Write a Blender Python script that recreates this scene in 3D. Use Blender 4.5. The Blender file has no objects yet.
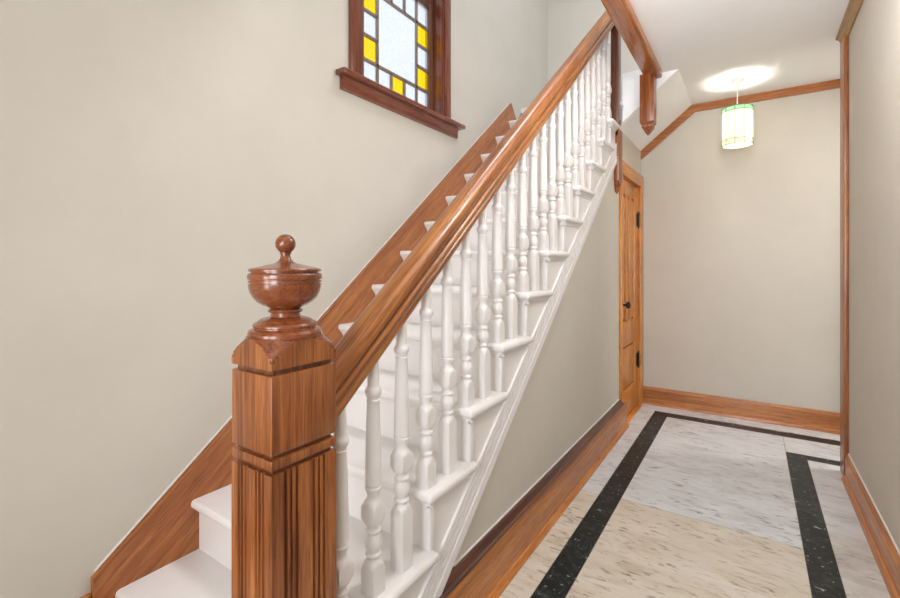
import bpy, bmesh, math, random
from mathutils import Vector, Matrix
random.seed(7)
scn = bpy.context.scene
COL = scn.collection
PI = math.pi

# ------------------------------------------------------------------ helpers
def lin(r, g, b):
    def f(c):
        c /= 255.0
        return c / 12.92 if c <= 0.04045 else ((c + 0.055) / 1.055) ** 2.4
    return (f(r), f(g), f(b), 1.0)

def finish(me, sharp=32):
    bm = bmesh.new(); bm.from_mesh(me)
    bmesh.ops.recalc_face_normals(bm, faces=bm.faces)
    for f in bm.faces: f.smooth = True
    lim = math.radians(sharp)
    for e in bm.edges:
        if len(e.link_faces) != 2 or e.calc_face_angle(0) > lim: e.smooth = False
    bm.to_mesh(me); bm.free()

def obj(name, bm, mats, parent=None, origin=None, sharp=32):
    """one mesh object from world-space geometry; origin = parent's place or given point"""
    me = bpy.data.meshes.new(name)
    bm.to_mesh(me); bm.free()
    finish(me, sharp)
    if not isinstance(mats, (list, tuple)): mats = [mats]
    for m in mats: me.materials.append(m)
    o = bpy.data.objects.new(name, me); COL.objects.link(o)
    org = Vector(origin) if origin is not None else Vector((0, 0, 0))
    pw = Vector((0, 0, 0)); p = parent
    while p is not None:
        pw += p.location; p = p.parent
    if origin is None and parent is not None: org = pw.copy()
    me.transform(Matrix.Translation(-org))
    o.location = org - pw
    if parent: o.parent = parent
    return o

def thing(name, label, cat, loc, group=None):
    o = bpy.data.objects.new(name, None); COL.objects.link(o)
    o.empty_display_size = 0.1
    o.location = loc; o['label'] = label; o['category'] = cat
    if group: o['group'] = group
    return o

def tag(o, label, cat, group=None):
    o['label'] = label; o['category'] = cat
    if group: o['group'] = group
    return o

def struct(o, label=None, cat=None):
    o['kind'] = 'structure'
    if label: o['label'] = label
    if cat: o['category'] = cat
    return o

def sroot(name, loc, label=None, cat=None):
    o = bpy.data.objects.new(name, None); COL.objects.link(o); o.location = loc
    return struct(o, label, cat)

def box(bm, x0, x1, y0, y1, z0, z1, mi=0, bev=0.0, seg=2):
    v = [bm.verts.new((x, y, z)) for x in (x0, x1) for y in (y0, y1) for z in (z0, z1)]
    F = []
    for q in ((0,1,3,2),(4,6,7,5),(0,4,5,1),(2,3,7,6),(0,2,6,4),(1,5,7,3)):
        f = bm.faces.new([v[i] for i in q]); f.material_index = mi; F.append(f)
    if bev:
        es = list({e for f in F for e in f.edges})
        bmesh.ops.bevel(bm, geom=es, offset=bev, segments=seg, affect='EDGES', profile=0.5)

def prism(bm, pts, axis, a, b, mi=0, fn=None):
    """polygon pts (2D) extruded along axis between a and b. axis X: pts=(y,z); Y: (x,z); Z: (x,y)"""
    def mk(p, t):
        if axis == 'X': c = (t, p[0], p[1])
        elif axis == 'Y': c = (p[0], t, p[1])
        else: c = (p[0], p[1], t)
        return bm.verts.new(fn(c) if fn else c)
    A = [mk(p, a) for p in pts]; B = [mk(p, b) for p in pts]
    n = len(pts); fs = []
    fs.append(bm.faces.new(A)); fs.append(bm.faces.new(B[::-1]))
    for i in range(n):
        j = (i + 1) % n
        fs.append(bm.faces.new((A[i], B[i], B[j], A[j])))
    for f in fs: f.material_index = mi
    return fs

def lathe(bm, prof, cx, cy, cz, n=16, rot=0.0, mi=0, caps=True):
    """prof: list of (z, r) or (z, r, sq): sq=1 square section of half width r, 0 round"""
    rings = []
    for p in prof:
        z, r = p[0], p[1]; sq = p[2] if len(p) > 2 else 0
        ring = []
        for k in range(n):
            a = 2 * PI * k / n
            m_ = max(abs(math.cos(a)), abs(math.sin(a)))
            rr = min(r / m_, p[3]) if len(p) > 3 else r * ((1 - sq) + sq / m_)
            ring.append(bm.verts.new((cx + rr * math.cos(a + rot), cy + rr * math.sin(a + rot), cz + z)))
        rings.append(ring)
    for A, B in zip(rings, rings[1:]):
        for k in range(n):
            j = (k + 1) % n
            f = bm.faces.new((A[k], A[j], B[j], B[k])); f.material_index = mi
    if caps:
        bm.faces.new(rings[0][::-1]).material_index = mi
        bm.faces.new(rings[-1]).material_index = mi

def tube(bm, p, q, r, n=10, mi=0):
    p, q = Vector(p), Vector(q); d = (q - p).normalized()
    u = d.orthogonal().normalized(); w = d.cross(u)
    A = []; B = []
    for k in range(n):
        a = 2 * PI * k / n; o = (u * math.cos(a) + w * math.sin(a)) * r
        A.append(bm.verts.new(p + o)); B.append(bm.verts.new(q + o))
    for k in range(n):
        j = (k + 1) % n
        bm.faces.new((A[k], A[j], B[j], B[k])).material_index = mi
    bm.faces.new(A[::-1]).material_index = mi; bm.faces.new(B).material_index = mi

def BM(): return bmesh.new()

# ------------------------------------------------------------------ materials
def new_mat(name):
    m = bpy.data.materials.new(name); m.use_nodes = True
    nt = m.node_tree; b = nt.nodes['Principled BSDF']
    return m, nt, b

def ramp(nt, fac, stops):
    r = nt.nodes.new('ShaderNodeValToRGB')
    el = r.color_ramp.elements
    while len(el) < len(stops): el.new(0.5)
    for e, (p, c) in zip(el, stops): e.position = p; e.color = c
    nt.links.new(fac, r.inputs['Fac'])
    return r.outputs['Color']

def noise(nt, vec, scale, detail=4, rough=0.55, dist=0.0):
    n = nt.nodes.new('ShaderNodeTexNoise')
    n.inputs['Scale'].default_value = scale; n.inputs['Detail'].default_value = detail
    n.inputs['Roughness'].default_value = rough; n.inputs['Distortion'].default_value = dist
    nt.links.new(vec, n.inputs['Vector'])
    return n.outputs['Fac']

def mapping(nt, scale=(1, 1, 1), rot=(0, 0, 0), src='Object'):
    tc = nt.nodes.new('ShaderNodeTexCoord'); mp = nt.nodes.new('ShaderNodeMapping')
    if rot[0]:      # turn into the sloping grain direction first, then stretch
        mp.vector_type = 'TEXTURE'; scale = tuple(1 / q for q in scale)
    mp.inputs['Scale'].default_value = scale; mp.inputs['Rotation'].default_value = rot
    nt.links.new(tc.outputs[src], mp.inputs['Vector'])
    return mp.outputs['Vector']

def mix(nt, fac, a, b, mode='MIX'):
    m = nt.nodes.new('ShaderNodeMix'); m.data_type = 'RGBA'; m.blend_type = mode
    if isinstance(fac, float): m.inputs[0].default_value = fac
    else: nt.links.new(fac, m.inputs[0])
    for i, c in ((6, a), (7, b)):
        if isinstance(c, tuple): m.inputs[i].default_value = c
        else: nt.links.new(c, m.inputs[i])
    return m.outputs[2]

def bump(nt, b, h, strength=0.1, dist=0.01):
    n = nt.nodes.new('ShaderNodeBump'); n.inputs['Strength'].default_value = strength
    n.inputs['Distance'].default_value = dist
    nt.links.new(h, n.inputs['Height']); nt.links.new(n.outputs['Normal'], b.inputs['Normal'])

PITCH = math.atan2(0.1915, 0.2386)
def wood(name, dark, mid, light, axis='Z', rough=0.32, coat=0.25, freq=1.0, contrast=1.0):
    m, nt, b = new_mat(name)
    long_, cross = 1.5 * freq, 38 * freq
    sc = {'X': (long_, cross, cross), 'Y': (cross, long_, cross), 'Z': (cross, cross, long_), 'S': (cross, long_, cross)}[axis]
    rot = (PITCH, 0, 0) if axis == 'S' else (0, 0, 0)
    v = mapping(nt, sc, rot)
    n1 = noise(nt, v, 1.3, 3, 0.5, 0.6)
    v2 = mapping(nt, tuple(s * 4.5 for s in sc), rot)
    n2 = noise(nt, v2, 1.6, 3, 0.6)
    v3 = mapping(nt, (1, 1, 1), (0, 0, 0)); n3 = noise(nt, v3, 2.2, 2, 0.5)
    c1 = ramp(nt, n1, [(0.5 - 0.28 / contrast, dark), (0.5, mid), (0.5 + 0.26 / contrast, light)])
    g = ramp(nt, n2, [(0.34, lin(168, 146, 124)), (0.52, (1, 1, 1, 1))])
    c2 = mix(nt, 0.7, c1, g, 'MULTIPLY')
    c3 = ramp(nt, n3, [(0.3, lin(228, 214, 204)), (0.65, (1, 1, 1, 1))])
    c4 = mix(nt, 0.8, c2, c3, 'MULTIPLY')
    nt.links.new(c4, b.inputs['Base Color'])
    b.inputs['Roughness'].default_value = rough
    b.inputs['Coat Weight'].default_value = coat; b.inputs['Coat Roughness'].default_value = 0.16
    bump(nt, b, n2, 0.12, 0.004)
    return m

def paint(name, c, rough=0.5, var=0.06, bumps=0.05, coat=0.0, scale=3.0):
    m, nt, b = new_mat(name)
    v = mapping(nt)
    n = noise(nt, v, scale, 4, 0.6)
    d = tuple(x * (1 - var) for x in c[:3]) + (1,)
    l = tuple(min(1, x * (1 + var)) for x in c[:3]) + (1,)
    nt.links.new(ramp(nt, n, [(0.3, d), (0.7, l)]), b.inputs['Base Color'])
    b.inputs['Roughness'].default_value = rough
    b.inputs['Coat Weight'].default_value = coat
    n2 = noise(nt, v, 90, 2, 0.5)
    bump(nt, b, n2, bumps, 0.003)
    return m

def marble(name, base, tint, vein, scale=1.0, speck=0.14):
    m, nt, b = new_mat(name)
    v = mapping(nt, (3.2 * scale, 8 * scale, 4), (0, 0, 0.22))
    n1 = noise(nt, v, 1.0, 6, 0.65, 0.8)
    v2 = mapping(nt, (13 * scale, 46 * scale, 10), (0, 0, 0.3))
    n2 = noise(nt, v2, 1.0, 4, 0.6, 0.4)
    v3 = mapping(nt, (1.1, 1.7, 1)); n3 = noise(nt, v3, 1.2, 3, 0.5)
    c = ramp(nt, n1, [(0.32, vein), (0.45, tint), (0.6, base)])
    s = ramp(nt, n2, [(0.33, lin(128, 108, 92)), (0.45, (1, 1, 1, 1))])
    nm = noise(nt, mapping(nt, (2.4, 3.2, 1)), 1.6, 3, 0.5)
    fk = ramp(nt, nm, [(0.38, (0.25 * speck,) * 3 + (1,)), (0.62, (speck,) * 3 + (1,))])
    c = mix(nt, fk, c, s, 'MULTIPLY')
    c = mix(nt, ramp(nt, n3, [(0.35, (0, 0, 0, 1)), (0.7, (0.5, 0.5, 0.5, 1))]), c, tint)
    nt.links.new(c, b.inputs['Base Color'])
    b.inputs['Roughness'].default_value = 0.24
    b.inputs['Specular IOR Level'].default_value = 0.4
    return m

def black_marble(name):
    m, nt, b = new_mat(name)
    v = mapping(nt)
    n1 = noise(nt, v, 9, 6, 0.6, 1.2); n2 = noise(nt, v, 38, 3, 0.5, 0.4); n3 = noise(nt, v, 3.2, 6, 0.65, 2.0)
    c = ramp(nt, n1, [(0.3, lin(16, 18, 20)), (0.55, lin(30, 35, 37)), (0.75, lin(60, 70, 70))])
    s = ramp(nt, n2, [(0.645, (0, 0, 0, 1)), (0.70, lin(160, 170, 168))])
    c = mix(nt, 1.0, c, s, 'ADD')
    w = ramp(nt, n3, [(0.485, (0, 0, 0, 1)), (0.5, lin(60, 66, 66)), (0.515, (0, 0, 0, 1))])
    c = mix(nt, 1.0, c, w, 'ADD')
    nt.links.new(c, b.inputs['Base Color']); b.inputs['Roughness'].default_value = 0.3; b.inputs['Specular IOR Level'].default_value = 0.25
    return m

def plain(name, c, rough=0.4, metal=0.0):
    m, nt, b = new_mat(name)
    v = mapping(nt); n = noise(nt, v, 25, 3)
    d = tuple(x * 0.85 for x in c[:3]) + (1,)
    nt.links.new(ramp(nt, n, [(0.3, d), (0.7, c)]), b.inputs['Base Color'])
    b.inputs['Roughness'].default_value = rough; b.inputs['Metallic'].default_value = metal
    return m

def glass_mat(name, col, transl=0.5, bump_s=0.3):
    """obscure coloured glass: part clear transmission, part scatter"""
    m, nt, b = new_mat(name)
    nt.nodes.remove(b); out = nt.nodes['Material Output']
    v = mapping(nt); n = noise(nt, v, 120, 3, 0.6)
    cl = ramp(nt, n, [(0.3, tuple(x * 0.82 for x in col[:3]) + (1,)), (0.6, col)])
    tr = nt.nodes.new('ShaderNodeBsdfTransparent'); tl = nt.nodes.new('ShaderNodeBsdfTranslucent')
    gl = nt.nodes.new('ShaderNodeBsdfGlossy'); gl.inputs['Roughness'].default_value = 0.12
    nt.links.new(cl, tr.inputs['Color']); nt.links.new(cl, tl.inputs['Color'])
    m1 = nt.nodes.new('ShaderNodeMixShader'); m1.inputs[0].default_value = transl
    nt.links.new(tr.outputs[0], m1.inputs[1]); nt.links.new(tl.outputs[0], m1.inputs[2])
    m2 = nt.nodes.new('ShaderNodeMixShader'); m2.inputs[0].default_value = 0.06
    nt.links.new(m1.outputs[0], m2.inputs[1]); nt.links.new(gl.outputs[0], m2.inputs[2])
    bp = nt.nodes.new('ShaderNodeBump'); bp.inputs['Strength'].default_value = bump_s
    nt.links.new(n, bp.inputs['Height']); nt.links.new(bp.outputs['Normal'], gl.inputs['Normal'])
    nt.links.new(m2.outputs[0], out.inputs['Surface'])
    return m

WALL = paint('beige_wall_paint', lin(203, 198, 188), 0.6, 0.03, 0.03)
WALL_UP = WALL
CEIL = paint('white_ceiling_paint', lin(246, 247, 250), 0.7, 0.015, 0.02)
WHITE = paint('white_gloss_paint', lin(230, 227, 227), 0.33, 0.025, 0.04, 0.15)
WHITE_FLAT = paint('white_moulding_paint', lin(230, 227, 227), 0.45, 0.01, 0.0)
OAK_D = (lin(98, 50, 22), lin(150, 88, 44), lin(184, 118, 66))
OAK_P = (lin(104, 58, 26), lin(160, 98, 52), lin(190, 126, 72))
OAK_O = (lin(156, 90, 34), lin(200, 128, 60), lin(220, 152, 82))
OAK_R = (lin(112, 62, 24), lin(166, 102, 44), lin(198, 136, 68))
RED = (lin(84, 42, 28), lin(128, 70, 48), lin(150, 88, 62))
post_wood = wood('newel_oak', lin(80, 38, 16), lin(148, 86, 42), lin(184, 120, 66), axis='Z', rough=0.34, contrast=1.1)
urn_wood = wood('turned_finial_wood', lin(94, 46, 22), lin(134, 72, 38), lin(158, 92, 50), axis='X', rough=0.25, coat=0.4, contrast=0.55)
rail_wood = wood('handrail_oak', *OAK_R, axis='S', rough=0.33, coat=0.25)
skirt_wood = wood('stringer_oak', lin(144, 82, 32), lin(176, 108, 54), lin(198, 130, 70), axis='S', rough=0.4)
base_y = wood('baseboard_oak_along', *OAK_O, axis='Y', rough=0.35)
base_x = wood('baseboard_oak_across', lin(140, 82, 38), lin(184, 118, 62), lin(206, 140, 80), axis='X', rough=0.35)
cap_y = wood('dark_cap_moulding', lin(66, 36, 26), lin(92, 54, 40), lin(116, 72, 54), axis='Y', rough=0.3)
trim_x = wood('cornice_trim_oak', lin(140, 82, 36), lin(176, 108, 54), lin(200, 132, 72), axis='X', rough=0.35)
trim_z = wood('corner_trim_oak', lin(120, 70, 36), lin(160, 98, 54), lin(184, 120, 70), axis='Z', rough=0.35)
gold_y = wood('crown_trim_oak', lin(130, 92, 46), lin(164, 122, 66), lin(186, 146, 86), axis='Y', rough=0.35)
beam_wood = wood('beam_oak', lin(136, 76, 28), lin(182, 108, 46), lin(208, 136, 66), axis='Y', rough=0.3)
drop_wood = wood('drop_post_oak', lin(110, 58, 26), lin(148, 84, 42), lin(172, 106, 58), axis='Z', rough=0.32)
shade_dirt_wood = wood('oak_post_shade_groove_dirt', lin(78, 42, 24), lin(108, 62, 36), lin(132, 80, 48), axis='Z', rough=0.32)  # painted shade on the landing post, real dirt in the newel grooves
door_wood = wood('door_oak', lin(180, 110, 42), lin(222, 148, 68), lin(238, 170, 90), axis='Z', rough=0.34)
door_wood_h = wood('door_oak_horizontal', lin(180, 110, 42), lin(222, 148, 68), lin(238, 170, 90), axis='Y', rough=0.34)
win_z = wood('window_casing_wood', *RED, axis='Z', rough=0.25, coat=0.4)
win_y = wood('window_sill_wood', *RED, axis='Y', rough=0.25, coat=0.4)
sash_mat = wood('window_sash_wood', lin(84, 56, 44), lin(116, 82, 64), lin(136, 100, 80), axis='Z', rough=0.3)
lead = plain('lead_came', lin(140, 126, 116), 0.45, 0.3)
iron = plain('dark_iron', lin(38, 32, 30), 0.4, 0.6)
white_metal = plain('white_lamp_metal', lin(232, 232, 228), 0.4)
m_white = marble('white_marble', lin(222, 225, 230), lin(210, 212, 216), lin(184, 185, 188), 1.0, 0.8)
m_cream = marble('cream_marble', lin(220, 214, 204), lin(211, 203, 188), lin(184, 170, 152), 1.1, 1.0)
m_grey = marble('grey_veined_marble', lin(214, 212, 210), lin(194, 190, 186), lin(140, 128, 120), 0.9, 0.8)
m_black = black_marble('black_marble')
grout = plain('stone_joint', lin(120, 105, 88), 0.8)
g_clear = glass_mat('clear_obscure_glass', lin(222, 224, 228), 0.3)
g_yellow = glass_mat('yellow_glass', lin(240, 216, 86), 0.25)
def shade_glass(name, col, k=0.5):
    m, nt, b = new_mat(name); nt.nodes.remove(b); out = nt.nodes['Material Output']
    v = mapping(nt); n = noise(nt, v, 30, 3)
    cl = ramp(nt, n, [(0.3, tuple(x * 0.9 for x in col[:3]) + (1,)), (0.65, col)])
    tl = nt.nodes.new('ShaderNodeBsdfTranslucent'); df = nt.nodes.new('ShaderNodeBsdfDiffuse')
    gl = nt.nodes.new('ShaderNodeBsdfGlossy'); gl.inputs['Roughness'].default_value = 0.15
    nt.links.new(cl, tl.inputs['Color']); nt.links.new(cl, df.inputs['Color'])
    m1 = nt.nodes.new('ShaderNodeMixShader'); m1.inputs[0].default_value = k
    nt.links.new(df.outputs[0], m1.inputs[1]); nt.links.new(tl.outputs[0], m1.inputs[2])
    m2 = nt.nodes.new('ShaderNodeMixShader'); m2.inputs[0].default_value = 0.04
    nt.links.new(m1.outputs[0], m2.inputs[1]); nt.links.new(gl.outputs[0], m2.inputs[2])
    nt.links.new(m2.outputs[0], out.inputs['Surface'])
    return m
g_green = shade_glass('green_glass', lin(186, 224, 194))
g_cream = shade_glass('cream_lamp_glass', lin(246, 240, 226))
g_band = shade_glass('pale_green_glass', lin(226, 234, 214))

# ------------------------------------------------------------------ main dimensions
XL, XR = -1.745, -0.800          # wall side and open end of the treads
Y0, RUN, RISE, N = 0.38, 0.2386, 0.1915, 14
def nose(n): return Y0 + RUN * n
FIT_TILT = 0.016                       # added tilt: open side of the steps lowered to fit the camera view
def tilt_to_fit(bm):
    for v in bm.verts: v.co.z -= FIT_TILT * (v.co.x - XL) / (XR - XL)
def S(y): return (y - Y0) * RISE / RUN     # line through the nosings
WX = -0.843                      # hall face of the wall under the stair
CZ = 2.64                        # hall ceiling
TOP = 5.1
YB = 4.42                        # far wall
YF = -1.7                        # wall behind the camera

# ------------------------------------------------------------------ floor
bm = BM()
box(bm, -1.9, 2.1, YF - 0.1, YB + 0.1, -0.06, -0.004, 0)
g = 0.0012
def slab(x0, x1, y0, y1, mi): box(bm, x0 + g, x1 - g, y0 + g, y1 - g, -0.02, 0.0, mi)
lx0, lx1, rx0, rx1, fy0, fy1, ty0, ty1 = -0.695, -0.585, 0.19, 0.297, 4.115, 4.232, 3.70, 3.79
slab(lx0, lx1, YF, fy0, 4); slab(lx0, 2.1, fy0, fy1, 4)
slab(rx0, rx1, YF, ty1, 4); slab(rx1, 2.1, ty0, ty1, 4)
for y0, y1, mi in ((YF, -0.2, 2), (-0.2, 2.53, 2), (2.53, fy0, 1)): slab(lx1, rx0, y0 + 0.0012, y1 - 0.0012, mi)
for y0, y1, mi in ((YF, 0.4, 2), (0.4, 1.54, 2), (1.54, 2.51, 2), (2.51, 3.55, 1), (3.55, fy1, 1)): slab(-1.9 if y1 < 0.7 else -0.9, lx0, y0, y1, mi)
slab(-0.9, 2.1, fy1, YB + 0.05, 1)
slab(rx0, 1.1, ty1, fy0, 1); slab(1.1, 2.1, ty1, fy0, 1)
for y0, y1, mi in ((YF, 1.2, 3), (1.2, 2.76, 3), (2.76, 3.26, 1), (3.26, ty0, 1)): slab(rx1, 0.62, y0, y1, mi)
slab(0.62, 2.1, 3.4, ty0, 1)
struct(obj('floor', bm, [grout, m_white, m_cream, m_grey, m_black]), 'white marble floor with black marble border bands', 'floor')

# ------------------------------------------------------------------ walls
WY0, WY1, WZ0, WZ1 = 1.740, 2.530, 2.241, 3.45     # window opening
bm = BM()
T = 0.14
box(bm, XL - T, XL, YF - T, WY0, 0, TOP); box(bm, XL - T, XL, WY1, YB + T, 0, TOP)
box(bm, XL - T, XL, WY0, WY1, 0, WZ0); box(bm, XL - T, XL, WY0, WY1, WZ1, TOP)
struct(obj('wall_left', bm, WALL), 'beige painted wall along the stairs', 'wall')
bm = BM(); box(bm, XL, 2.2, YB, YB + T, 0, TOP)
struct(obj('wall_back', bm, WALL), 'beige wall at the end of the hall', 'wall')
bm = BM(); box(bm, 0.47, 0.60, YF - T, 3.60, 0, CZ)
struct(obj('wall_right', bm, WALL), 'beige wall along the right of the hall', 'wall')
# wall under the stair and round the hall door
DY0, DY1, DZ = 3.63, 4.285, 1.955
bm = BM()
lo = lambda y: S(y) - 0.40
prism(bm, [(0.93, 0), (3.52, 0), (3.52, lo(3.52)), (0.93, lo(0.93))], 'X', WX - 0.06, WX)
box(bm, WX - 0.06, WX, 3.52, DY0, 0, 2.30); box(bm, WX - 0.06, WX, DY1, YB, 0, 2.30)
box(bm, WX - 0.06, WX, DY0, DY1, DZ, 2.30)
struct(obj('wall_stair', bm, WALL), 'beige wall under the staircase', 'wall')
# wall behind the camera, with unseen openings added to let light in
bm = BM()
box(bm, XL, -1.36, YF - T, YF, 0, TOP); box(bm, -0.84, -0.55, YF - T, YF, 0, TOP); box(bm, -1.36, -0.84, YF - T, YF, 0, 0.28); box(bm, -1.36, -0.84, YF - T, YF, 1.42, TOP); box(bm, 0.35, 0.47, YF - T, YF, 0, TOP)
box(bm, -0.55, 0.35, YF - T, YF, 2.3, TOP); box(bm, -0.55, 0.35, YF - T, YF, 0, 0.6)
struct(obj('wall_front', bm, WALL))
bm = BM(); box(bm, 2.1, 2.2, 3.4, YB, 0, CZ); box(bm, 0.6, 2.1, 3.3, 3.4, 0, CZ)
struct(obj('wall_passage', bm, WALL))
# upper storey walls
bm = BM(); box(bm, 2.1, 2.2, YF, YB, CZ + 0.06, TOP)
struct(obj('wall_upper_right', bm, WALL))
bm = BM(); box(bm, 0.47, 2.2, YF - T, YF, CZ + 0.06, TOP)
struct(obj('wall_upper_front', bm, WALL))

# ------------------------------------------------------------------ ceilings
BX0, BX1 = -0.642, -0.533
bm = BM()
box(bm, BX1 - 0.01, 2.2, 1.2, 3.55, CZ, CZ + 0.06)
box(bm, -0.43, 2.2, 3.55, YB, CZ, CZ + 0.06)
box(bm, XL, 2.2, YF, 1.2, CZ, CZ + 0.06)
# slope over the hall door, carried by the landing
prism(bm, [(WX - 0.06, 2.30), (WX, 2.30), (-0.43, CZ), (-0.43, CZ + 0.06), (WX - 0.06, CZ + 0.06)], 'Y', 3.575, YB)
# soffit end above the drop post
prism(bm, [(-0.81, 2.33), (-0.43, CZ), (-0.43, CZ + 0.06), (-0.81, CZ + 0.06)], 'Y', 3.55, 3.575)
struct(obj('ceiling', bm, CEIL), 'white hall ceiling with a slope over the door', 'ceiling')
bm = BM(); box(bm, XL, WX - 0.06, nose(14) + 0.05, YB, CZ, CZ + 0.038)
struct(obj('landing', bm, WHITE))
bm = BM(); box(bm, XL - T, 2.2, YF - T, YB + T, TOP, TOP + 0.1)
struct(obj('ceiling_upper', bm, CEIL))

# ------------------------------------------------------------------ skirting and trims
def base_profile(h, t, shoe):   # (distance from wall, z)
    return [(0, 0), (t + shoe, 0), (t + shoe, 0.012), (t + shoe * 0.5, 0.026), (t, 0.030), (t, h - 0.022), (t * 0.75, h - 0.016), (t * 0.6, h - 0.004), (t * 0.35, h), (0, h)]
# under the stair: board + shoe, dark cap
r = sroot('baseboard_stair', (WX, 2.4, 0), 'orange oak baseboard with dark cap under the staircase', 'baseboard')
pr = [(0, 0), (0.050, 0), (0.050, 0.010), (0.040, 0.026), (0.032, 0.030), (0.032, 0.192), (0, 0.192)]
bm = BM(); prism(bm, [(WX + d, z) for d, z in pr], 'Y', 0.95, 3.70); obj('board', bm, base_y, r)
pr = [(0, 0.192), (0.030, 0.192), (0.034, 0.196), (0.034, 0.202), (0.026, 0.206), (0.020, 0.216), (0.016, 0.222), (0.014, 0.232), (0, 0.232)]
bm = BM(); prism(bm, [(WX + d, z) for d, z in pr], 'Y', 0.95, 3.60); obj('cap_moulding', bm, cap_y, r)
bm = BM(); box(bm, WX, WX + 0.006, 1.28, 3.58, 0.232, 0.237); obj('caulk_line', bm, WHITE, r)
# far wall
bm = BM(); prism(bm, [(YB - d, z) for d, z in base_profile(0.155, 0.020, 0.014)], 'X', WX, 2.1)
struct(obj('baseboard_back', bm, base_x), 'oak baseboard along the far wall', 'baseboard')
# right wall
bm = BM(); prism(bm, [(0.47 - d, z) for d, z in base_profile(0.155, 0.018, 0.016)], 'Y', YF, 3.47)
struct(obj('baseboard_right', bm, base_y), 'oak baseboard along the right wall', 'baseboard')
bm = BM(); box(bm, 0.464, 0.47, YF, 3.47, 0.155, 0.161); obj('caulk_line', bm, WHITE, bpy.data.objects['baseboard_right'])
# left wall, stops at the first step
bm = BM(); prism(bm, [(XL + d, z) for d, z in base_profile(0.215, 0.018, 0.012)], 'Y', YF, 0.557)
struct(obj('baseboard_left', bm, base_y), 'oak baseboard on the left wall before the steps', 'baseboard')
# cornice on far wall following the slope
bm = BM()
zc, th, hh = CZ, 0.022, 0.062
a = math.atan2(CZ - 2.30, -0.43 - WX)
ox, oz = math.sin(a) * hh, math.cos(a) * hh
prism(bm, [(WX, 2.30), (-0.43, CZ), (2.1, CZ), (2.1, CZ - hh), (-0.43 + hh * math.tan(a / 2), CZ - hh), (WX, 2.30 - hh / math.cos(a))], 'Y', YB - th, YB)
struct(obj('trim_1', bm, trim_x), 'oak cornice trim along the top of the far wall', 'trim')
# corner board at the end of the right wall
bm = BM(); box(bm, 0.448, 0.47, 3.475, 3.60, 0.0, CZ - 0.03, 0, 0.004); box(bm, 0.448, 0.60, 3.60, 3.618, 0.0, CZ - 0.03, 0, 0.004)
struct(obj('trim_2', bm, trim_z), 'tall oak corner trim at the end of the right wall', 'trim')
# crown on the right wall
bm = BM(); prism(bm, [(0.47, CZ), (0.425, CZ), (0.425, CZ - 0.012), (0.44, CZ - 0.022), (0.448, CZ - 0.04), (0.462, CZ - 0.052), (0.47, CZ - 0.052)], 'Y', YF, 3.60)
struct(obj('trim_3', bm, gold_y), 'oak crown trim on top of the right wall', 'trim')

# ------------------------------------------------------------------ staircase
stair = thing('staircase', 'white painted staircase rising along the beige wall to the upper landing', 'staircase', (-1.29, 0.62, 0))
SX = -0.831   # face of the open stringer
for n in range(1, N):
    y, z = nose(n), RISE * n
    back = nose(n + 1) + 0.03
    bm = BM()
    # L-shaped tread with a return nosing at the open end
    xr = XR
    ret = back + (0.022 if n < N - 1 else 0.0)
    pts = [(XL + 0.022, y), (xr, y), (xr, ret), (SX + 0.003, ret), (SX + 0.003, back), (XL + 0.022, back)]
    fs = prism(bm, pts, 'Z', z - 0.031, z)
    es = []
    for e in bm.edges:
        c0, c1 = e.verts[0].co, e.verts[1].co
        front = abs(c0.y - y) < 1e-5 and abs(c1.y - y) < 1e-5 and abs(c0.z - c1.z) < 1e-5
        side = abs(c0.x - xr) < 1e-5 and abs(c1.x - xr) < 1e-5
        rear = abs(c0.y - ret) < 1e-5 and abs(c1.y - ret) < 1e-5 and abs(c0.z - c1.z) < 1e-5 and min(c0.x, c1.x) > SX - 0.01
        if front or side or rear: es.append(e)
    bmesh.ops.bevel(bm, geom=es, offset=0.013, segments=3, affect='EDGES', profile=0.5)
    tilt_to_fit(bm)
    t = obj('tread', bm, WHITE, stair, origin=((XL + XR) / 2, y + 0.12, z), sharp=40)
    # cove moulding under the nosing and its return
    bm = BM()
    zz = z - 0.031
    cv = [(0, 0), (0.020, 0), (0.017, -0.006), (0.009, -0.010), (0.005, -0.020), (0, -0.022)]
    prism(bm, [(y + 0.03 - d, zz + h) for d, h in cv], 'X', XL + 0.022, SX + 0.02)
    prism(bm, [(SX + d, zz + h) for d, h in cv], 'Y', y + 0.012, ret - 0.012)
    tilt_to_fit(bm)
    obj('cove_moulding', bm, WHITE, t)
for n in range(1, N + 1):
    y = nose(n) + 0.03
    z1 = RISE * n - 0.031
    z0 = RISE * (n - 1)
    bm = BM(); box(bm, XL + 0.022, SX, y, y + 0.02, z0 - (0.0 if n == 1 else 0.031), z1)
    box(bm, SX - 0.01, SX + 0.006, y - 0.001, y + 0.026, z0, z1 - 0.026, 0, 0.003)
    if n > 1: tilt_to_fit(bm)
    obj('riser', bm, WHITE, stair, origin=((XL + XR) / 2, y, z0))
# open stringer
bm = BM()
pts = [(nose(1) + 0.045, 0.0)]
for n in range(1, N):
    pts.append((nose(n) + 0.045, RISE * n - 0.033))
    pts.append((nose(n + 1) + 0.045, RISE * n - 0.033))
ye = 3.43
pts = [p for p in pts if p[0] < ye] + [(ye, RISE * 12 - 0.033), (ye, S(ye) - 0.416), (Y0 + 0.416 * RUN / RISE, 0.0)]
prism(bm, [(a, max(0, b - FIT_TILT)) for a, b in pts], 'X', WX, SX)
obj('open_stringer', bm, WHITE, stair)
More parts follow.
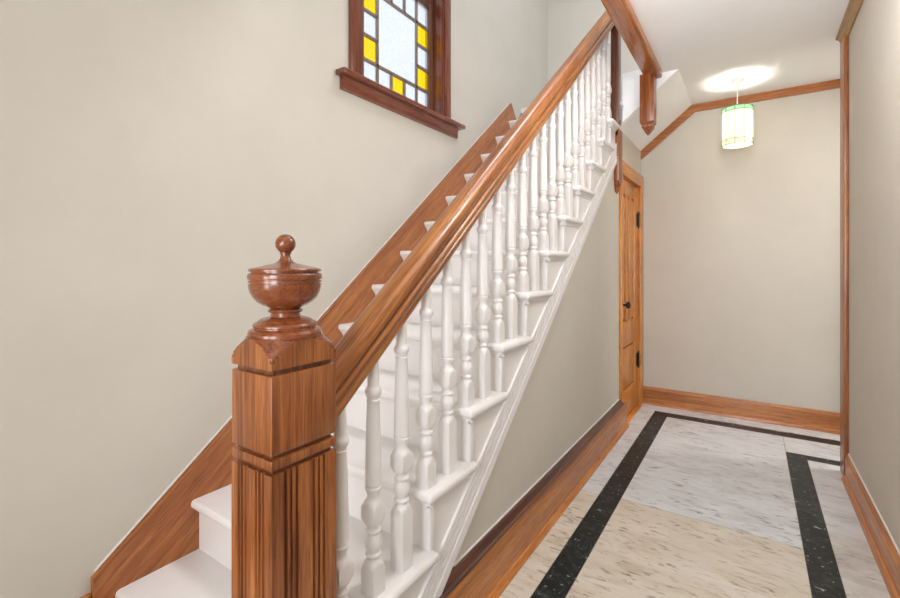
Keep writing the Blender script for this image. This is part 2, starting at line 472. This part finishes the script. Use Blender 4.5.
# reeded moulding down the stringer
def slope_band(bm, o0, o1, x0, x1, ya=None, yb=ye):
    a = ya if ya is not None else Y0 + (-o0) * RUN / RISE
    A = max(a, Y0 + (-o0) * RUN / RISE)
    prism(bm, [(A, max(0.0, S(A) + o0)), (yb, S(yb) + o0), (yb, S(yb) + o1), (max(Y0 - o1 * RUN / RISE, 0), max(0.0, S(max(Y0 - o1 * RUN / RISE, 0)) + o1))], 'X', x0, x1)
bm = BM()
for k in range(4):
    o = -0.381 + k * 0.0225
    slope_band(bm, o, o + 0.0165, SX - 0.001, SX + 0.010)
slope_band(bm, -0.432, -0.388, SX, SX + 0.013)
obj('reeded_moulding', bm, WHITE_FLAT, stair)
# wall stringer
bm = BM()
yt = 3.535
pts = [(0.56, 0.0), (0.56, 0.262), (yt, S(yt) + 0.122), (yt + 0.10, S(yt) + 0.122 - 0.115), (yt + 0.10, S(yt) - 0.3), (0.95, 0.0)]
prism(bm, pts, 'X', XL, XL + 0.022)
w = obj('wall_stringer', bm, skirt_wood, stair); w['label'] = 'varnished oak wall stringer'

bm = BM(); prism(bm, [(0.57, S(0.57) + 0.122), (yt, S(yt) + 0.122), (yt, S(yt) + 0.1275), (0.57, S(0.57) + 0.1275)], 'X', XL, XL + 0.006)
o = obj('caulk_line', bm, WHITE, stair); o['label'] = 'pale caulk line along the wall stringer'
# ------------------------------------------------------------------ railing
BXC = -0.853
rail = thing('stair_railing', 'stair railing with oak handrail, white turned balusters and urn-topped oak newel post', 'railing', (-0.853, 0.62, 0))
# newel post ------------------------------------------------
NX, NY, HW, HD = -0.853, 0.626, 0.070, 0.083
def fluted(bm, z0, z1):
    def face(L):   # offsets along one face, three flutes in two groups
        out = [(-L, 0)]
        for c in (-0.44 * L, 0.42 * L):
            for k in (-1, 0, 1):
                m = c + k * 0.0125 * L / 0.075
                out += [(m - 0.0040, 0), (m - 0.0020, -0.0050), (m + 0.0020, -0.0050), (m + 0.0040, 0)]
        return out
    P = []
    for (sx, sy) in ((0, -1), (1, 0), (0, 1), (-1, 0)):
        for t, d in face(HW if sx == 0 else HD):
            if (sx, sy) == (0, -1): P.append((NX + t, NY - HD - d))
            elif (sx, sy) == (1, 0): P.append((NX + HW + d, NY + t))
            elif (sx, sy) == (0, 1): P.append((NX - t, NY + HD + d))
            else: P.append((NX - HW - d, NY - t))
    prism(bm, P, 'Z', z0, z1)
bm = BM()
i = 0.009
def blk(z0, z1, s=0.0, bev=0.003): box(bm, NX - HW + s, NX + HW - s, NY - HD + s, NY + HD - s, z0, z1, 1 if s > 0 else 0, bev)
blk(0.0, 0.20, -0.012, 0.004)
fluted(bm, 0.198, 0.835)
blk(0.83, 0.850, i, 0)
blk(0.8445, 0.8645); blk(0.86, 0.880, i, 0); blk(0.8735, 1.0315); blk(1.03, 1.050, i, 0)
newel = obj('newel_post', bm, [post_wood, shade_dirt_wood], rail); newel['label'] = 'square fluted oak newel post with urn finial'
# shouldered head: a square block cut by a turned cove
bm = BM()
M = 128
head = []
z1h, z2h = 1.054, 1.101
for k in range(19):
    f = k / 18
    head.append((z1h + (z2h - z1h) * f, math.sqrt(1 + (1 - f ** 1.7) ** 1.5)))
rings = []
for z, kk in [(1.0425, 9), (z1h - 0.0005, 9)] + head:
    ring = []
    for k in range(M):
        a = 2 * PI * k / M
        ux, uy = math.cos(a), math.sin(a)
        rr = min(1 / max(abs(ux), abs(uy)), kk)
        ring.append(bm.verts.new((NX + rr * ux * HW, NY + rr * uy * HD, z)))
    rings.append(ring)
for A, B in zip(rings, rings[1:]):
    for k in range(M):
        f_ = bm.faces.new((A[k], A[(k + 1) % M], B[(k + 1) % M], B[k]))
        am = 2 * PI * (k + 0.5) / M
        cx_ = sum((v.co.x - NX) for v in f_.verts) / 4 / HW; cy_ = sum((v.co.y - NY) for v in f_.verts) / 4 / HD
        if max(abs(cx_), abs(cy_)) < 0.9985: f_.material_index = 1
bm.faces.new(rings[0][::-1]); bm.faces.new(rings[-1]).material_index = 1
obj('post_head', bm, [post_wood, urn_wood], newel, sharp=25)
# urn finial
bm = BM()
prof = [(1.086, 0.080), (1.089, 0.0880), (1.097, 0.0880), (1.103, 0.085), (1.1055, 0.078), (1.107, 0.0745), (1.109, 0.0745), (1.111, 0.0765), (1.115, 0.0765), (1.119, 0.073),
        (1.122, 0.066), (1.124, 0.064), (1.127, 0.060), (1.131, 0.045), (1.133, 0.036), (1.141, 0.034), (1.143, 0.040), (1.146, 0.0415), (1.149, 0.040), (1.151, 0.034),
        (1.154, 0.040), (1.160, 0.054), (1.168, 0.067), (1.178, 0.0765), (1.190, 0.083), (1.202, 0.0862), (1.209, 0.087), (1.2095, 0.0835), (1.2115, 0.0835), (1.212, 0.0872),
        (1.2165, 0.0872), (1.217, 0.0835), (1.219, 0.0835), (1.2195, 0.0880), (1.224, 0.0892), (1.230, 0.0885), (1.2335, 0.086), (1.2345, 0.0800), (1.237, 0.0800), (1.238, 0.0865), (1.242, 0.0868), (1.2445, 0.084),
        (1.249, 0.062), (1.254, 0.040), (1.257, 0.027), (1.261, 0.019), (1.267, 0.0140), (1.274, 0.0118), (1.279, 0.0118), (1.280, 0.0145), (1.282, 0.0145)]
lathe(bm, [(0.0845 + 0.932 * z, 0.875 * r) for z, r in prof], NX, NY, 0, 56)
urn = obj('urn_finial', bm, urn_wood, newel, sharp=24); urn['label'] = 'turned covered urn finial'
bm = BM()
lathe(bm, [(1.2985 - 0.0215 * math.cos(PI * k / 16), max(0.0006, 0.0215 * math.sin(PI * k / 16))) for k in range(1, 17)], NX, NY, 0, 32)
obj('ball_knob', bm, urn_wood, newel)
# handrail --------------------------------------------------
bm = BM()
half = [(0.020, 0.000), (0.026, 0.004), (0.029, 0.012), (0.027, 0.020), (0.023, 0.024), (0.023, 0.027), (0.032, 0.031), (0.037, 0.038), (0.037, 0.046), (0.032, 0.053), (0.026, 0.056),
        (0.026, 0.060), (0.034, 0.064), (0.039, 0.072), (0.040, 0.082), (0.037, 0.094), (0.030, 0.104), (0.020, 0.110), (0.008, 0.113)]
prof = [(x, h) for x, h in half] + [(-x, h) for x, h in half[::-1]]
ca = math.cos(PITCH)
RO = 0.580
ya, yb = NY + HD - 0.003, 3.425
def railpt(x, h, y): return (BXC + x, y, S(y) + RO + h / ca)
A = [bm.verts.new(railpt(x, h, ya)) for x, h in prof]; B = [bm.verts.new(railpt(x, h, yb)) for x, h in prof]
bm.faces.new(A); bm.faces.new(B[::-1])
for k in range(len(prof)):
    j = (k + 1) % len(prof); bm.faces.new((A[k], B[k], B[j], A[j]))
h = obj('handrail', bm, rail_wood, rail, sharp=40); h['label'] = 'moulded oak handrail'
# balusters -------------------------------------------------
def baluster_mesh(hb, total):
    """square foot of height hb, then the same turning on every baluster"""
    b = 0.0228
    F = b * 1.45
    p = [(0.0, b, 1, F), (hb - 0.024, b, 1, F), (hb - 0.018, b, 1, 0.0305), (hb - 0.012, b, 1, 0.0280), (hb - 0.006, b, 1, 0.0250), (hb - 0.001, b, 1, 0.0215), (hb, 0.0205, 0)]
    T_ = [(0.003, .0185), (0.006, .0165), (0.010, .0185), (0.013, .0215), (0.017, .0215), (0.020, .0185), (0.023, .0165), (0.029, .0190), (0.038, .0222), (0.048, .0232), (0.058, .0218),
          (0.067, .0180), (0.071, .0160), (0.074, .0180), (0.077, .0215), (0.082, .0215), (0.085, .0185), (0.088, .0165), (0.092, .0165)]
    p += [(hb + z, r, 0) for z, r in T_]
    bb = 0.0235
    p += [(hb + z, bb, 1, R_) for z, R_ in ((0.094, .0185), (0.099, .0225), (0.104, .0262), (0.109, .0295), (0.114, .0340), (0.144, .0340), (0.149, .0295), (0.154, .0262), (0.159, .0225), (0.162, .0200))]
    T2 = [(0.164, .0185), (0.172, .0165), (0.180, .0175), (0.188, .0210), (0.192, .0225), (0.196, .0225), (0.198, .0200), (0.201, .0200), (0.204, .0222), (0.215, .0222),
          (0.260, .0218), (0.320, .0205), (0.380, .0188), (0.425, .0170), (0.428, .0185), (0.431, .0185), (0.433, .0165), (0.438, .0170), (0.445, .0205), (0.450, .0225), (0.457, .0225), (0.462, .0205),
          (0.466, .0170), (0.472, .0155), (0.485, .0162), (0.505, .0158), (0.540, .0138)]
    p += [(hb + z, r, 0) for z, r in T2]
    p += [(total, 0.0128, 0)]
    q = BM(); lathe(q, p, 0, 0, 0, 24)
    me = bpy.data.meshes.new('baluster'); q.to_mesh(me); q.free(); finish(me, 30); me.materials.append(WHITE)
    return me
d1, d2 = 0.046, 0.046 + RUN / 2
hb1 = 0.090; hb2 = hb1 + RISE / 2
tot1 = S(nose(1) + d1) + RO - RISE + 0.012 / ca + FIT_TILT
tot2 = S(nose(1) + d2) + RO - RISE + 0.012 / ca + FIT_TILT
me1, me2 = baluster_mesh(hb1, tot1), baluster_mesh(hb2, tot2)
proto = bpy.data.objects.new('baluster', me1)
for n in range(1, N - 1):
    for me, d in ((me1, d1), (me2, d2)):
        y = nose(n) + d
        if y < NY + HD + 0.03 or y > 3.39: continue
        b = proto.copy(); b.data = me; COL.objects.link(b); b.parent = rail
        b.location = Vector((BXC, y, RISE * n - FIT_TILT)) - rail.location
bpy.data.objects.remove(proto)
# landing post with carved drop at the top of the flight
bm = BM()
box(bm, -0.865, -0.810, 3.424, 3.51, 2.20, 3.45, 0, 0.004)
lp = obj('landing_post', bm, shade_dirt_wood, rail); lp['label'] = 'oak landing post with shade put into its dark colour'  # same oak as its drop end; the shade is put into this darker colour
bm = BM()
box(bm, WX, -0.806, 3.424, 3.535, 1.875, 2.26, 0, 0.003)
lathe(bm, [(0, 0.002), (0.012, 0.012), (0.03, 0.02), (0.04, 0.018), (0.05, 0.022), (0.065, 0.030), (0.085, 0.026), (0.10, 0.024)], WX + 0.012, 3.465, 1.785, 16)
o = obj('post_drop', bm, drop_wood, lp); o['label'] = 'oak drop end of the landing post with lamp light in its orange colour and carved tip'  # glow of the pendant is put into the more orange colour here

# ------------------------------------------------------------------ stairwell beam with drop post
beam = thing('stairwell_beam', 'orange oak beam edging the stairwell ceiling, ending in a drop post', 'beam', (-0.60, 3.46, 2.18))
bm = BM(); prism(bm, [(BX0, 2.607), (BX0 + 0.01, 2.600), (BX1 - 0.006, 2.594), (BX1, 2.600), (BX1, CZ + 0.01), (BX0, CZ + 0.07)], 'Y', 1.15, 3.52)
obj('beam_board', bm, beam_wood, beam)
bm = BM()
dx0, dx1, dy0, dy1 = -0.660, -0.566, 3.40, 3.505
box(bm, dx0, dx1, dy0, dy1, 2.262, 2.60, 0, 0.003)
cxm, cym = (dx0 + dx1) / 2, (dy0 + dy1) / 2
for z0, z1, a, b in ((2.244, 2.263, 0.74, 1.0), (2.232, 2.245, 0.74, 0.80), (2.196, 2.233, 0.34, 0.78), (2.178, 2.197, 0.06, 0.36)):
    lv = []
    for z, k in ((z0, a), (z1, b)):
        lv.append([bm.verts.new((cxm + sx * (dx1 - dx0) / 2 * k, cym + sy * (dy1 - dy0) / 2 * k, z)) for sx, sy in ((-1, -1), (1, -1), (1, 1), (-1, 1))])
    bm.faces.new(lv[0][::-1]); bm.faces.new(lv[1])
    for k in range(4): bm.faces.new((lv[0][k], lv[0][(k + 1) % 4], lv[1][(k + 1) % 4], lv[1][k]))
dp = obj('drop_post', bm, drop_wood, beam); dp['label'] = 'square drop post with carved pointed end'

# ------------------------------------------------------------------ hall door
door = sroot('door_1', (WX, 3.95, 0), 'varnished oak panelled door under the landing', 'door')
bm = BM()
c0, c1 = 3.585, 4.398
box(bm, WX, WX + 0.022, c0, DY0, 0, DZ + 0.09, 0, 0.003); box(bm, WX, WX + 0.022, DY1, c1, 0, DZ + 0.09, 0, 0.003)
box(bm, WX - 0.06, WX, DY0 - 0.012, DY0 + 0.004, 0, DZ); box(bm, WX - 0.06, WX, DY1 - 0.004, DY1 + 0.012, 0, DZ)
obj('casing', bm, door_wood, door)
bm = BM(); box(bm, WX, WX + 0.024, c0 - 0.01, c1 + 0.005, DZ, DZ + 0.105, 0, 0.004); box(bm, WX - 0.06, WX, DY0, DY1, DZ - 0.006, DZ + 0.004)
obj('head_casing', bm, door_wood_h, door)
bm = BM()
fx = WX - 0.008
y0, y1 = DY0 + 0.008, DY1 - 0.008
box(bm, fx - 0.034, fx - 0.022, y0, y1, 0.012, DZ - 0.01)          # panel ground
for a, b in ((y0, y0 + 0.105), (y1 - 0.105, y1)): box(bm, fx - 0.034, fx, a, b, 0.012, DZ - 0.01, 0, 0.002)
for a, b in ((0.012, 0.24), (0.60, 0.80), (DZ - 0.13, DZ - 0.01)): box(bm, fx - 0.034, fx, y0 + 0.105, y1 - 0.105, a, b, 0, 0.002)
iw = (y1 - y0 - 0.21)
for k in (1, 2):
    c = y0 + 0.105 + iw * k / 3
    box(bm, fx - 0.034, fx, c - 0.03, c + 0.03, 0.79, DZ - 0.12, 0, 0.002)
leaf = obj('door_leaf', bm, door_wood, door)
for a, b, z0, z1 in [(y0 + 0.105 + iw * k / 3 + (0.03 if k else 0), y0 + 0.105 + iw * (k + 1) / 3 - (0.03 if k < 2 else 0), 0.80, DZ - 0.13) for k in range(3)] + [(y0 + 0.105, y1 - 0.105, 0.24, 0.60)]:
    bm = BM(); m_ = 0.020
    box(bm, fx - 0.0225, fx - 0.007, a + m_, b - m_, z0 + m_, z1 - m_, 0, 0.004)
    obj('panel', bm, door_wood, leaf)
hd = bpy.data.objects.new('door_handle', None); COL.objects.link(hd); hd.parent = leaf; hd['label'] = 'black iron door knob on a long plate'
hd.location = (0, 0, 0)
hy = y0 + 0.055
bm = BM(); box(bm, fx, fx + 0.005, hy - 0.022, hy + 0.022, 0.85, 1.03, 0, 0.002); 
tube(bm, (fx, hy, 0.945), (fx + 0.045, hy, 0.945), 0.009)
q = [(fx + 0.036, 0.010), (fx + 0.040, 0.022), (fx + 0.050, 0.028), (fx + 0.060, 0.026), (fx + 0.067, 0.016), (fx + 0.069, 0.004)]
rr = [[bm.verts.new((x, hy + r_ * math.cos(2 * PI * k / 16), 0.945 + r_ * math.sin(2 * PI * k / 16))) for k in range(16)] for x, r_ in q]
for A_, B_ in zip(rr, rr[1:]):
    for k in range(16): bm.faces.new((A_[k], A_[(k + 1) % 16], B_[(k + 1) % 16], B_[k]))
bm.faces.new(rr[0][::-1]); bm.faces.new(rr[-1])
bpy.data.objects.remove(hd)
o = obj('door_handle', bm, iron, leaf); o['label'] = 'black iron door knob on a long plate'
for z in (0.42, 1.66):
    bm = BM()
    box(bm, fx, fx + 0.004, DY1 - 0.035, DY1 + 0.0, z - 0.055, z + 0.055); box(bm, WX + 0.0, WX + 0.024, DY1 + 0.001, DY1 + 0.004, z - 0.055, z + 0.055)
    tube(bm, (fx + 0.012, DY1 - 0.004, z - 0.06), (fx + 0.012, DY1 - 0.004, z + 0.06), 0.008)
    for s in (-1, 1): lathe(bm, [(-0.008, .002), (-.004, .007), (0, .008), (.004, .007), (.008, .002)], fx + 0.012, DY1 - 0.004, z + s * 0.068, 10)
    o = obj('hinge', bm, iron, leaf); o['label'] = 'black iron hinge'
bm = BM(); box(bm, WX - 0.05, WX + 0.03, DY0, DY1, 0, 0.011, 0, 0.002)
obj('threshold', bm, door_wood_h, door)

# ------------------------------------------------------------------ stained glass window
win = sroot('window_1', (XL, 2.12, WZ0), 'stained glass window with yellow and clear border panes above the stairs', 'window')
gx = XL - 0.090
cw = 0.078; cr = 0.062; SY0, SY1 = 1.572, 2.716
bm = BM()
box(bm, XL, XL + 0.024, WY0 - cw, WY0, WZ0, WZ1 + cw, 0, 0.004); box(bm, XL, XL + 0.024, WY1, WY1 + cr, WZ0, WZ1 + cw, 0, 0.004)
obj('casing', bm, win_z, win)
bm = BM(); box(bm, XL, XL + 0.026, WY0 - cw - 0.01, WY1 + cw + 0.01, WZ1, WZ1 + 0.09, 0, 0.004)
obj('head_casing', bm, win_y, win)
bm = BM()
prism(bm, [(XL - T, WZ0), (XL + 0.062, WZ0), (XL + 0.068, WZ0 - 0.006), (XL + 0.068, WZ0 - 0.02), (XL + 0.062, WZ0 - 0.026), (XL - T, WZ0 - 0.026)], 'Y', WY0, WY1)
box(bm, XL, XL + 0.066, SY0, WY0 + 0.001, WZ0 - 0.026, WZ0, 0, 0.005); box(bm, XL, XL + 0.066, WY1 - 0.001, SY1, WZ0 - 0.026, WZ0, 0, 0.005)
prism(bm, [(XL, WZ0 - 0.026), (XL + 0.026, WZ0 - 0.026), (XL + 0.022, WZ0 - 0.04), (XL + 0.018, WZ0 - 0.05), (XL + 0.018, WZ0 - 0.084), (XL + 0.012, WZ0 - 0.09), (XL, WZ0 - 0.09)], 'Y', SY0 + 0.03, SY1 - 0.03)
obj('sill', bm, win_y, win)
bm = BM()
box(bm, XL - T, XL, WY0, WY0 + 0.018, WZ0, WZ1); box(bm, XL - T, XL, WY1 - 0.018, WY1, WZ0, WZ1); box(bm, XL - T, XL, WY0 + 0.018, WY1 - 0.018, WZ1 - 0.018, WZ1)
box(bm, gx + 0.02, gx + 0.045, WY0 + 0.018, WY0 + 0.075, WZ0, WZ1 - 0.018, 0, 0.003)
obj('jamb', bm, win_z, win)
sy0, sy1, sz0, sz1 = WY0 + 0.07, WY1 - 0.018, WZ0, 3.035
bm = BM(); st = 0.040
box(bm, gx - 0.018, gx + 0.018, sy0 - 0.05, sy0 + st, sz0, sz1, 0, 0.003); box(bm, gx - 0.018, gx + 0.018, sy1 - st, sy1, sz0, sz1, 0, 0.003)
box(bm, gx - 0.018, gx + 0.018, sy0 + st, sy1 - st, sz0, sz0 + 0.05, 0, 0.003); box(bm, gx - 0.018, gx + 0.018, sy0 + st, sy1 - st, sz1 - 0.04, sz1, 0, 0.003)
box(bm, gx - 0.018, gx + 0.018, sy0, sy1, sz1, sz1 + 0.03); box(bm, gx - 0.018, gx + 0.018, sy0, sy1, WZ1 - 0.05, WZ1 - 0.018)
for a in (sy0, sy1 - st): box(bm, gx - 0.018, gx + 0.018, a, a + st, sz1 + 0.03, WZ1 - 0.05)
obj('sash', bm, sash_mat, win)
gy0, gy1, gz0, gz1 = sy0 + st, sy1 - st, sz0 + 0.045, sz1 - 0.04
bm = BM(); bl = BM()
ys = [gy0 + (gy1 - gy0) * k / 5 for k in range(6)]; zs = [gz0 + (gz1 - gz0) * k / 5 for k in range(6)]
for i_ in range(5):
    for j_ in range(5):
        if 0 < i_ < 4 and 0 < j_ < 4: continue
        ed = (i_ in (0, 4) and j_ in (1, 3)) or (j_ == 0 and i_ == 2)
        box(bm, gx - 0.002, gx + 0.002, ys[i_] + 0.003, ys[i_ + 1] - 0.003, zs[j_] + 0.003, zs[j_ + 1] - 0.003, 1 if ed else 0)
box(bm, gx - 0.002, gx + 0.002, ys[1] + 0.003, ys[4] - 0.003, zs[1] + 0.003, zs[4] - 0.003, 0)
box(bm, gx - 0.002, gx + 0.002, gy0, gy1, sz1 + 0.032, WZ1 - 0.052, 0)
obj('stained_glass', bm, [g_clear, g_yellow], win)
r_ = 0.011
for k in (1, 4):
    box(bl, gx - 0.006, gx + 0.006, ys[k] - r_, ys[k] + r_, gz0, gz1, 0, 0.002); box(bl, gx - 0.006, gx + 0.006, gy0, gy1, zs[k] - r_, zs[k] + r_, 0, 0.002)
for k in (2, 3):
    for a, b in ((0, 1), (4, 5)):
        box(bl, gx - 0.006, gx + 0.006, ys[k] - r_, ys[k] + r_, zs[a], zs[b], 0, 0.002); box(bl, gx - 0.006, gx + 0.006, ys[a], ys[b], zs[k] - r_, zs[k] + r_, 0, 0.002)
obj('leading', bl, lead, win)

# ------------------------------------------------------------------ pendant lamp
LX, LY = -0.09, 4.0
lamp = thing('pendant_lamp', 'small leaded glass drum pendant lamp with green rim hanging from the hall ceiling', 'lamp', (LX, LY, CZ))
bm = BM(); lathe(bm, [(CZ - 0.022, 0.012), (CZ - 0.02, 0.03), (CZ - 0.008, 0.042), (CZ, 0.044)], LX, LY, 0, 24); obj('ceiling_rose', bm, white_metal, lamp)
bm = BM(); tube(bm, (LX, LY, 2.428), (LX, LY, CZ - 0.015), 0.0035); obj('cord', bm, white_metal, lamp)
Rl, K = 0.100, 10
zt, zg, zb, z0 = 2.428, 2.398, 2.188, 2.150
sh = BM()
def pv(k, z, R=Rl): 
    a = 2 * PI * (k + 0.3) / K; return (LX + R * math.cos(a), LY + R * math.sin(a), z)
def band(bm, za, zc, R0=Rl, t=0.003, mi=0):
    for k in range(K):
        o = [bm.verts.new(pv(k, za)), bm.verts.new(pv(k + 1, za)), bm.verts.new(pv(k + 1, zc)), bm.verts.new(pv(k, zc))]
        i2 = [bm.verts.new(pv(k, za, Rl - t)), bm.verts.new(pv(k + 1, za, Rl - t)), bm.verts.new(pv(k + 1, zc, Rl - t)), bm.verts.new(pv(k, zc, Rl - t))]
        for q_ in ((o[0], o[1], o[2], o[3]), (i2[3], i2[2], i2[1], i2[0]), (o[0], i2[0], i2[1], o[1]), (o[3], o[2], i2[2], i2[3]), (o[0], o[3], i2[3], i2[0]), (o[1], i2[1], i2[2], o[2])):
            bm.faces.new(q_).material_index = mi
band(sh, zb, zg, mi=0)
shade = obj('shade', sh, [g_cream], lamp); shade['label'] = 'drum shade of cream glass panels'
sh = BM(); band(sh, zg, zt); o = obj('top_band', sh, g_green, shade); o['label'] = 'green glass top rim'
sh = BM(); band(sh, z0, zb); o = obj('lower_band', sh, g_band, shade); o['label'] = 'pale green glass lower band'
sh = BM()
for k in range(K):
    tube(sh, pv(k, z0, Rl + .001), pv(k, zt, Rl + .001), 0.0022, 6)
    for z, q_ in ((z0, .0026), (zb, .002), (zg, .002), (zt, .0028)): tube(sh, pv(k, z, Rl + .001), pv(k + 1, z, Rl + .001), q_, 6)
obj('came', sh, plain('lamp_came', lin(120, 128, 104), 0.5, 0.3), shade)
sh = BM()
tube(sh, (LX - Rl * 0.95, LY, zt - 0.004), (LX + Rl * 0.95, LY, zt - 0.004), 0.003, 6); tube(sh, (LX, LY, 2.34), (LX, LY, zt), 0.016, 12)
obj('socket', sh, white_metal, lamp)
m, nt, b = new_mat('bulb_glow'); b.inputs['Emission Color'].default_value = (1, 0.95, 0.86, 1); b.inputs['Emission Strength'].default_value = 150
bm = BM(); lathe(bm, [(2.285 - 0.03 * math.cos(PI * k / 12), max(0.0005, 0.03 * math.sin(PI * k / 12))) for k in range(0, 12)] + [(2.325, 0.014), (2.342, 0.014)], LX, LY, 0, 20)
obj('bulb', bm, m, lamp)

# ------------------------------------------------------------------ light
def light(name, kind, loc, energy, col, rot=(0, 0, 0), **kw):
    d = bpy.data.lights.new(name, kind); d.energy = energy; d.color = col
    for k_, v_ in kw.items(): setattr(d, k_, v_)
    o = bpy.data.objects.new(name, d); COL.objects.link(o); o.location = loc; o.rotation_euler = rot
    return o
light('entry_fill', 'AREA', (-0.1, YF + 0.01, 1.45), 12, (0.96, 0.98, 1.0), (PI / 2, 0, 0), shape='RECTANGLE', size=0.8, size_y=1.6, spread=math.radians(95))  # unseen fill behind the camera, added to light the hall
light('entry_low_fill', 'AREA', (-1.1, YF + 0.01, 0.85), 7.5, (1, 0.94, 0.86), (PI / 2, 0, 0), shape='RECTANGLE', size=0.5, size_y=1.1, spread=math.radians(130))  # unseen low fill added to brighten the first steps and lower left wall
light('entry_ceiling_lamp', 'POINT', (-0.3, 0.1, 2.25), 2, (1, 0.84, 0.66), shadow_soft_size=0.15)
light('hall_fill', 'POINT', (0.08, 1.8, 2.36), 21, (1, 0.97, 0.93), shadow_soft_size=0.14)  # unseen light added above the view to brighten the hall
light('upstairs_fill', 'AREA', (-0.3, 2.6, 4.95), 44, (0.96, 0.97, 1.0), (0, 0, 0), shape='DISK', size=1.2)  # unseen disc added overhead, standing in for daylight from upstairs
light('passage_fill', 'AREA', (1.5, 3.95, 2.55), 18, (1, 0.98, 0.95), (0, 0, 0), shape='DISK', size=0.4)  # unseen light added round the corner to brighten the far wall

w = bpy.data.worlds.new('sky'); scn.world = w; w.use_nodes = True
bg = w.node_tree.nodes['Background']; bg.inputs['Color'].default_value = (0.93, 0.97, 1.0, 1); bg.inputs['Strength'].default_value = 1.6

# ------------------------------------------------------------------ camera
cd = bpy.data.cameras.new('camera'); cam = bpy.data.objects.new('camera', cd); COL.objects.link(cam)
cam.location = (0, 0, 1.25); cam.rotation_euler = (PI / 2, 0, math.radians(33.73))
cd.sensor_width = 36; cd.lens = 452 / 900 * 36; cd.shift_y = -(299 - 266) / 900; cd.clip_start = 0.02
scn.camera = cam
scn.view_settings.view_transform = 'Standard'; scn.view_settings.look = 'None'; scn.view_settings.gamma = 1
scn.view_settings.use_curve_mapping = False; scn.view_settings.exposure = 0.50
